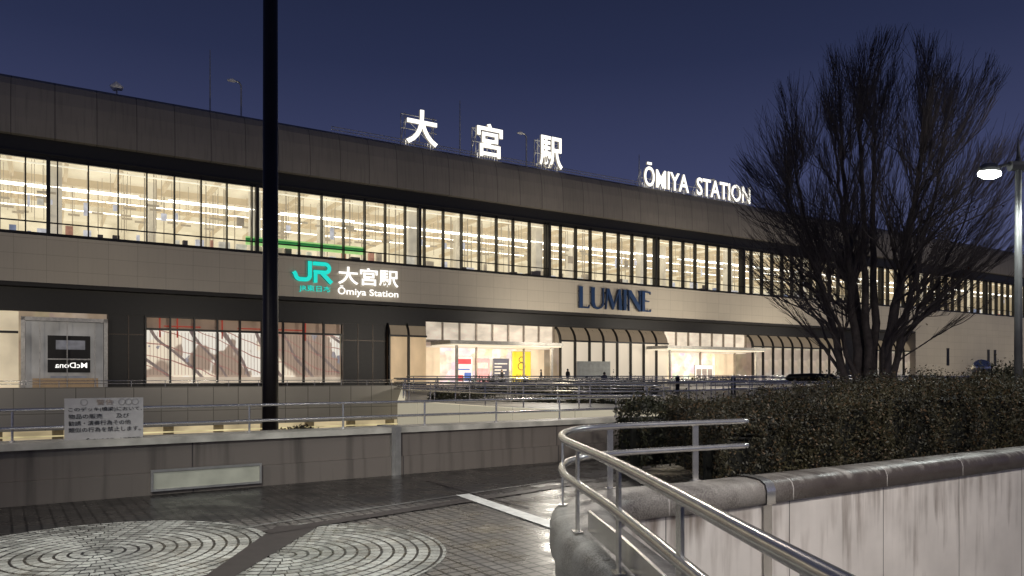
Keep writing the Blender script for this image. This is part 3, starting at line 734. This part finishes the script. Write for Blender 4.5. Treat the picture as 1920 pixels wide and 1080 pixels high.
# ------------------------------------------------------------------ tree (broad vase shaped crown)
TB=Vector((10.6,22,.4)); CC=Vector((10.7,22,6.6)); RX,RU,RD=4.0,4.6,4.9
rt=random.Random(23); tk=MB(); tw=MB()
def env(p):
    q=p-CC; rz=RU if q.z>0 else RD
    return math.sqrt((q.x/RX)**2+(q.y/RX)**2+(q.z/rz)**2)
def curve(p0,d0,p1,n,wob,lift=.12):
    L_=(p1-p0).length; c1=p0+d0*L_*.4; pts=[]
    c2=p1-Vector((0,0,1))*L_*lift-(p1-p0).normalized()*L_*.2
    for i in range(n+1):
        t=i/n; q=p0*(1-t)**3+c1*3*t*(1-t)**2+c2*3*t*t*(1-t)+p1*t**3
        if 0<i<n: q=q+Vector((rt.gauss(0,1),rt.gauss(0,1),rt.gauss(0,.6)))*wob
        pts.append(q)
    return pts
nodesT=[]
SB=[(-.62,0),(-.3,.1),(-.1,-.1),(.1,.12),(.3,-.05),(.45,.1),(.0,.3),(.15,-.3),(-.2,-.2),(.25,.2)]
az=[(-.60,.1,.55),(-.38,-.25,.8),(-.16,-.1,.95),(.08,.2,.97),(.30,-.2,.85),(.58,.1,.6),(-.1,.5,.8),(.12,-.55,.75),(-.75,-.2,.1),(.8,.1,.15)]
for i,((ox,oy),(ax,ay,az_)) in enumerate(zip(SB,az)):
    p0=TB+Vector((ox*.9,oy*.6,-.1)); tgt=CC+Vector((ax*RX,ay*RX,az_*RU*.9))
    pts=curve(p0,Vector((ax*.3,ay*.2,1)).normalized(),tgt,16,.035)
    r0=rt.uniform(.10,.155) if i<8 else .085; rs=[r0*(1-.88*k/16) for k in range(17)]
    tk.tube(pts,rs,9,cap=False)
    for k in range(2,16): nodesT.append((pts[k],(pts[k+1]-pts[k]).normalized(),rs[k]))
def add_branch(tgt,lo,hi,minr,n,sides,wob,mb,pool,rf):
    best=None;bs=1e9
    for (p,d,r) in pool:
        v=tgt-p; L_=v.length
        if L_<lo or L_>hi: continue
        cosang=v.dot(d)/L_
        if cosang<.6: continue
        s=L_*(1+2.6*(1-cosang))*.6+rt.random()*.9
        if s<bs: bs=s;best=(p,d,r)
    if not best: return None
    p,d,r=best; v=(tgt-p).normalized()
    pts=curve(p,(d*.5+v*.6).normalized(),tgt,n,wob,.06)
    r0=min(.05,max(minr,r*rf)); rs=[max(minr*.6,r0*(1-.82*k/n)) for k in range(n+1)]
    mb.tube(pts,rs,sides,cap=False)
    return pts,rs
lv1=[]
for i in range(300):
    a=rt.uniform(0,2*math.pi); u_=rt.uniform(-.72,1); c_=math.sqrt(1-min(1,u_*u_)); rad=rt.uniform(.6,.97)
    tgt=CC+Vector((math.cos(a)*c_*RX*rad,math.sin(a)*c_*RX*rad,u_*(RU if u_>0 else RD)*rad))
    if tgt.z<2.8: tgt.z=2.8+rt.random()
    q=add_branch(tgt,1.0,6.5,.010,9,5,.025,tw,nodesT,.38)
    if q: lv1.append(q)
origin=TB+Vector((0,0,1.0)); tips=0
for pts,rs in lv1:
    n=len(pts)
    for k in range(13):
        f=rt.uniform(.2,.98); i=min(n-2,int(f*(n-1))); p=pts[i].lerp(pts[i+1],rt.random()); d=(pts[i+1]-pts[i]).normalized()
        out=(p-origin).normalized()
        nd=(d*.8+out*.9+Vector((rt.gauss(0,1),rt.gauss(0,1),rt.gauss(0,.6)))*.27+Vector((0,0,.1))).normalized()
        L_=rt.uniform(.5,1.5)
        q=[p];dd=nd
        for s in range(5):
            dd=(dd+Vector((rt.gauss(0,1),rt.gauss(0,1),rt.gauss(0,.7)))*.045+Vector((0,0,.03))).normalized(); nx=q[-1]+dd*L_/5
            if env(nx)>1.0+.1*rt.random(): break
            q.append(nx)
        if len(q)<3: continue
        rr_=max(.005,min(.012,rs[i]*.45)); tw.tube(q,[max(.004,rr_*(1-.6*s/5)) for s in range(len(q))],3,cap=False)
        for m_ in range(4):
            j=rt.randint(1,len(q)-1); p2=q[j]; d2=(q[j]-q[j-1]).normalized()
            nd2=(d2+(p2-origin).normalized()*.5+Vector((rt.gauss(0,1),rt.gauss(0,1),rt.gauss(0,.6)))*.25).normalized()
            l2=rt.uniform(.3,.8); e1=p2+nd2*l2*.5; e2=e1+(nd2+Vector((rt.gauss(0,.07),rt.gauss(0,.07),.08))).normalized()*l2*.5
            if env(e2)>1.1: continue
            tw.tube([p2,e1,e2],[.005,.004,.003],3,cap=False); tips+=1
tree=thing('tree','large bare winter tree with rounded crown of fine twigs','tree',tuple(TB))
tk.build('trunk',m_bark,tree,loc=(-TB.x,-TB.y,-TB.z),smooth=True)
for i in range(420):
    p=CC+Vector((rt.gauss(1.5,.45),rt.gauss(0,1.0),rt.gauss(-1.0,.8)))
    s=.045; q=Vector((rt.gauss(0,1),rt.gauss(0,1),rt.gauss(0,1))).normalized(); c=q.cross(Vector((0,.3,1))).normalized()
    tw.quad(tuple(p+q*s),tuple(p+c*s*.6),tuple(p-q*s),tuple(p-c*s*.6),1)
tw.build('crown',[m_twig,M('dead_brown_leaves',(.07,.035,.022),.8)],tree,loc=(-TB.x,-TB.y,-TB.z))

# ------------------------------------------------------------------ lamp posts
th=thing('lamp_post','tall dark brown pole rising from the lower street','pole',(-5.5,17,-5.6))
MB().tube([(0,0,0),(0,0,8),(0,0,22)],[.19,.175,.15],16).build('pole',m_pole,th,smooth=True)
MB().tube([(0,0,0),(0,0,.4)],[.32,.28],12).build('base',m_pole,th)
lp=thing('street_lamp','grey street lamp with two glowing lamp heads','street lamp',(10.85,16,0))
MB().tube([(0,0,0),(0,0,3),(0,0,6.25)],[.085,.075,.06],12).tube([(0,0,6.2),(0,0,6.7)],[.05,.008],8).build('pole',m_lpole,lp,smooth=True)
MB().tube([(-.75,0,5.98),(-.3,0,6.12),(0,0,6.15),(.3,0,6.12),(.75,0,5.98)],.035,8).tube([(-.18,0,6.1),(.18,0,6.1)],.11,8).build('arm',m_lpole,lp)
for x in (-.62,.62):
    MB().tube([(x-.22,0,6.02),(x-.1,0,6.06),(x+.1,0,6.06),(x+.22,0,6.02)],[.06,.1,.1,.06],10).build('lamp_head',m_lpole,lp)
    MB().tube([(x-.22,0,5.94),(x-.1,0,5.92),(x+.1,0,5.92),(x+.22,0,5.94)],[.06,.10,.10,.06],10).build('lamp_glass',m_lamp,lp)

# ------------------------------------------------------------------ plaza furniture
def rl(pts,label='steel twin-rail handrail on the plaza',top=.75,post=2.0,base=G-.02):
    railing('railing',label,pts,(base+top,base+top*.62),base,post,.034,.026,group='plaza railings',sides=6,pm=m_steel)
def sm(pts): return [(p.x,p.y) for p in smoothpath([(a,b,0) for a,b in pts],5)]
rl(sm([(-4.4,30.2),(-2,26.3),(.2,23.2),(2.1,21.8),(4.2,21)]))
rl(sm([(-6,38),(0,36),(6,40),(9,44)]),top=.9)
rl(sm([(-5.2,33),(-1,29.5),(3,27.5),(6.5,28),(8,31)]),'curved steel handrail beside the ramp')
rl(sm([(-5.4,35),(-1,31.5),(3,29.5),(6,30),(7,33)]),'curved steel handrail beside the ramp',.85)
rl(sm([(-6.5,46),(0,42),(7,45),(12,52),(20,58)]),'long curved steel handrail on the plaza',1.0)
rl(sm([(2,24.5),(6,26),(9,30),(14,34),(20,37)]),'curved steel handrail beside the hedge',.8)
rl([fp(t,-3.9)[:2] for t in (-60,-40,-25,-11.4)],'steel twin-rail handrail along the building walkway',.62,2.6)
rl([fp(t,-12)[:2] for t in (-8,5,20)],top=1.0); rl([fp(t,-22)[:2] for t in (4,20,34,50)],top=1.0); rl([fp(t,-34)[:2] for t in (20,34,50)],top=1.0)
rl([fp(t,-8)[:2] for t in (26,40,60,80)],top=1.1); rl([fp(t,-16)[:2] for t in (30,45,60)],'pale steel handrail across the plaza',1.1)
rl([(9,34),(14,40),(22,46),(30,48)],'pale steel handrail across the plaza',.95); rl([(8,30),(16,33),(24,40)])
foliage('shrub','low shrub planting along the raised plaza edge','shrub',(-3.6,31.5,G),-.55,9,2.0,lambda x:.12+.10*math.sin(x*1.3),7000,.05,m_leafd,0,wild=.4)
foliage('shrub','low green shrub bed on the plaza','shrub',(-2,40,G),.3,11,2,lambda x:.35+.22*math.sin(x*.9),7000,.08,m_leafd,0,wild=.5)
foliage('shrub','small shrub behind the parapet near the dark pole','shrub',(-6.7,22,-1.6),.5,2.6,1.4,lambda x:1.25+.25*math.sin(x*2.2),3500,.06,m_leaf,0)
MB().box(-8,-4,21.5,26,-5.6,-1.6).build('planter',m_concrete,label='pale concrete planter on the lower level',category='planter')
for (t,d,l_) in ((-4,-16,14),(14,-18,12),(34,-14,18),(56,-20,16),(24,-40,10)):
    th=thing('planter','low pale planter kerb on the plaza','planter',fp(t,d,G-.02),FA,'plaza planters')
    MB().box(0,l_,0,.3,0,.5).box(0,l_,2.2,2.5,0,.5).box(0,.3,.3,2.2,0,.5).box(l_-.3,l_,.3,2.2,0,.5).build('kerb',m_concrete,th)
    mb=MB()
    rr=random.Random(int(t*7+d))
    for i in range(1500):
        x_=rr.uniform(.2,l_-.2); p=Vector((x_,rr.uniform(.2,2.3),.4+rr.random()*(.25+.3*max(0,math.sin(x_*1.7+t))))); q=Vector((rr.gauss(0,1),rr.gauss(0,1),rr.gauss(0,1))).normalized(); c=q.cross(Vector((0,.3,1))).normalized(); s=.11
        mb.quad(tuple(p+q*s),tuple(p+c*s*.6),tuple(p-q*s),tuple(p-c*s*.6))
    mb.build('planting',m_leafd,th)
for (X,y_) in ((10.2,46),(11.86,40),(1.03,60),(7,70),(22.7,60)):
    th=thing('bollard','dark cylindrical bollard with steel cap on the plaza','bollard',(X,y_,G-.02),0,'plaza bollards')
    MB().tube([(0,0,0),(0,0,.95)],.13,12).build('shaft',m_dark,th,smooth=False)
    MB().tube([(0,0,.95),(0,0,1.0),(0,0,1.05)],[.14,.13,.04],12).build('cap',m_steeld,th)
th=thing('information_board','blank grey information board on two posts','board',(6.1,70,G-.02),.3)
MB().box(0,3.4,0,.1,.75,2.4).build('board',M('grey_board',(.3,.3,.27),.5,em=.06,emc=(1,.95,.8)),th)
MB().box(.2,.3,0,.1,0,.75).build('leg',m_steeld,th); MB().box(3.1,3.2,0,.1,0,.75).build('leg',m_steeld,th)
th=thing('bench','long black rounded bench on the plaza','bench',(9.9,27,G-.02))
MB().tube([(0,0,.92),(.12,0,.96),(.9,0,.98),(1.7,0,.96),(1.82,0,.92)],[.05,.13,.14,.13,.05],12).build('seat',m_black,th,smooth=True)
MB().box(.25,.35,-.1,.1,0,.9).build('leg',m_steeld,th); MB().box(1.45,1.55,-.1,.1,0,.9).build('leg',m_steeld,th)
th=thing('sculpture','polished dark metal sphere sculpture on a base','sculpture',(26.4,42,G-.02))
sph=MB(); 
pr=[(.01+.5*math.sin(a*math.pi/10),.95+.5-.5*math.cos(a*math.pi/10)) for a in range(11)]
sph.tube([(0,0,z) for r,z in pr],[r for r,z in pr],20,cap=False); sph.build('sphere',m_steel,th,smooth=True)
MB().tube([(0,0,0),(0,0,.2),(0,0,.96)],[.6,.5,.3],12).build('base',m_concrete,th)

# ------------------------------------------------------------------ people
m_coat=M('dark_coat',(.02,.02,.025),.8); m_skin=M('skin',(.45,.29,.21),.6); m_hair=M('black_hair',(.01,.009,.008),.6); m_trs=M('dark_trousers',(.03,.03,.035),.8)
def person(label,loc,rot,seated=False,coat=m_coat):
    J={}
    hip=.92 if not seated else .5
    def v(n,x,y_,z,r,par): J[n]=((x,y_,z),r,par)
    v('pel',0,0,hip,.145,None); v('sp',0,.0,hip+.22,.14,'pel'); v('ch',0,0,hip+.42,.16,'sp'); v('nk',0,-.01,hip+.57,.06,'ch'); v('hd',0,-.03,hip+.68,.095,'nk'); v('tp',0,-.02,hip+.78,.075,'hd')
    for s,n in ((-1,'l'),(1,'r')):
        v('s'+n,s*.18,0,hip+.48,.07,'ch'); v('e'+n,s*.24,-.02 if not seated else -.08,hip+.2,.045,'s'+n); 
        v('w'+n,s*.23,-.1 if not seated else -.3,hip-.02 if not seated else hip+.14,.033,'e'+n); v('h'+n,s*.22,-.13 if not seated else -.38,hip-.1 if not seated else hip+.12,.03,'w'+n)
        if seated:
            v('k'+n,s*.11,-.45,hip+.0,.075,'pel'); v('a'+n,s*.11,-.45,.09,.045,'k'+n); v('f'+n,s*.12,-.62,.04,.035,'a'+n)
        else:
            st=.16*s
            v('t'+n,s*.1,0,hip-.08,.095,'pel'); v('k'+n,s*.1,-.5*st,.5,.065,'t'+n); v('a'+n,s*.1,st*.8,.09,.045,'k'+n); v('f'+n,s*.12,st*.8-.16,.04,.035,'a'+n)
    names=list(J); me=bpy.data.meshes.new('p'); me.from_pydata([J[n][0] for n in names],[(names.index(J[n][2]),i) for i,n in enumerate(names) if J[n][2]],[])
    o=bpy.data.objects.new('p',me); COL.objects.link(o); o.modifiers.new('s','SKIN'); m2=o.modifiers.new('d','SUBSURF'); m2.levels=1
    sv=me.skin_vertices[0].data
    for i,n in enumerate(names): sv[i].radius=(J[n][1],J[n][1]*(.75 if n in('ch','sp','pel') else 1))
    sv[0].use_root=True
    dg=bpy.context.evaluated_depsgraph_get(); m3=bpy.data.meshes.new_from_object(o.evaluated_get(dg)); bpy.data.objects.remove(o)
    m3.materials.clear()
    for mm_ in (coat,m_skin,m_trs): m3.materials.append(mm_)
    for p in m3.polygons:
        c=p.center; p.use_smooth=True
        p.material_index=1 if (c.z>hip+.56 or (abs(c.x)>.15 and c.z<hip+.0 and c.z>hip-.2 and not seated)) else (2 if c.z<hip-.05 or (seated and c.y<-.2 and c.z<hip+.1) else 0)
    th=thing('person',label,'person',loc,rot)
    put('body',m3,th)
    mb=MB(); z0=hip+.68
    pr=[(.105*math.sin(a*math.pi/8)+.004,z0+.13*(-math.cos(a*math.pi/8))*1.0+.02) for a in range(3,9)]
    mb.tube([(0,.01,z) for r,z in pr],[r for r,z in pr],12,cap=False); mb.build('hair',m_hair,th,smooth=True)
person('person in dark coat sitting with back turned on a low bench',(7.3,59,G),math.pi,True)
MB().box(6.7,7.9,58.9,59.5,G+.36,G+.42).box(6.8,6.9,59,59.4,G-.02,G+.36).box(7.7,7.8,59,59.4,G-.02,G+.36).build('bench',m_concrete,label='low pale bench on the plaza',category='bench')
person('person in dark clothes standing near the plaza railing',(5.6,75,G-.02),2.4)
person('person in dark coat walking out of the station entrance',fp(2.6,-.5,G),.4+FA)
person('person in grey coat walking in front of the entrance',fp(5,-5,G),1.8,coat=M('grey_coat',(.12,.12,.13),.8))

# ------------------------------------------------------------------ lights
def spot(loc,tgt,P,ang,col=(1,.90,.75),size=.6,blend=.8):
    l=bpy.data.lights.new('spot_data','SPOT'); l.energy=P; l.spot_size=math.radians(ang); l.spot_blend=blend; l.color=col; l.shadow_soft_size=size
    o=bpy.data.objects.new('spot_beam',l); COL.objects.link(o); o.location=loc
    d=Vector(tgt)-Vector(loc); o.rotation_euler=d.to_track_quat('-Z','Y').to_euler()
for t,P in ((-50,3500),(-28,4100),(-5,6500),(18,9500),(40,10500),(65,9500),(95,9500),(125,9000)):
    spot(fp(t,-24,5),fp(t,0,12),P,95)  # added unseen spots brightening the facade, with no fixtures
for t in (8,28,48): spot(fp(t,-10,6),fp(t,0,10.5),2100,110)  # added spots brightening the tiled band, no fixtures modelled
for x in (10.2,11.5): spot((x,15.7,5.7),(x,13.0,0),380,150,(.93,1,.95),.15)
spot((13.5,14,7.5),(10.6,22,5),260,80,(1,.95,.9),.3)
spot((7,3.0,7.0),(6,10.5,-.2),2700,90,(1,.94,.88),.5)
spot((3.0,-2.0,6.0),(1.2,6.8,.4),900,60,(1,.96,.92),.4)
spot((-3.5,1.0,6.5),(-2.2,7.0,0),2200,56,(.97,1,.93),.25)
spot((-1.6,10.6,6.0),(-2.2,6.6,0),900,60,(.97,1,.93),.25)
spot((-9,3.5,5.5),(-4.5,10.6,.7),800,70,(1,.92,.82),.3)  # added unseen spot brightening the parapet coping
spot((2.5,19,7),(0,13.5,0),700,100,(1,.9,.8),.3)
spot((0,26,4),( -2,28.5,-.2),400,150,(1,.88,.66),.5)
spot((2,36,7),(1,34,.5),2400,140,(1,.93,.8),.3)  # added spot brightening the shrubs at mid distance
for t,d in ((8,-30),(34,-26),(60,-24)): spot(fp(t,d,9),fp(t,d+4,0),5200,140,(1,.95,.85),.4)  # added unseen overhead spots brightening the plaza railings
for t in (3,38):
    l=bpy.data.lights.new('canopy','AREA'); l.energy=700; l.size=10; l.size_y=3; l.shape='RECTANGLE'; l.color=(1,.84,.62)
    o=bpy.data.objects.new('canopy_fill_light',l); COL.objects.link(o); o.location=fp(t,-1,4.8); o.rotation_euler=(0,0,FA)  # added area light under each canopy, brightening the plaza
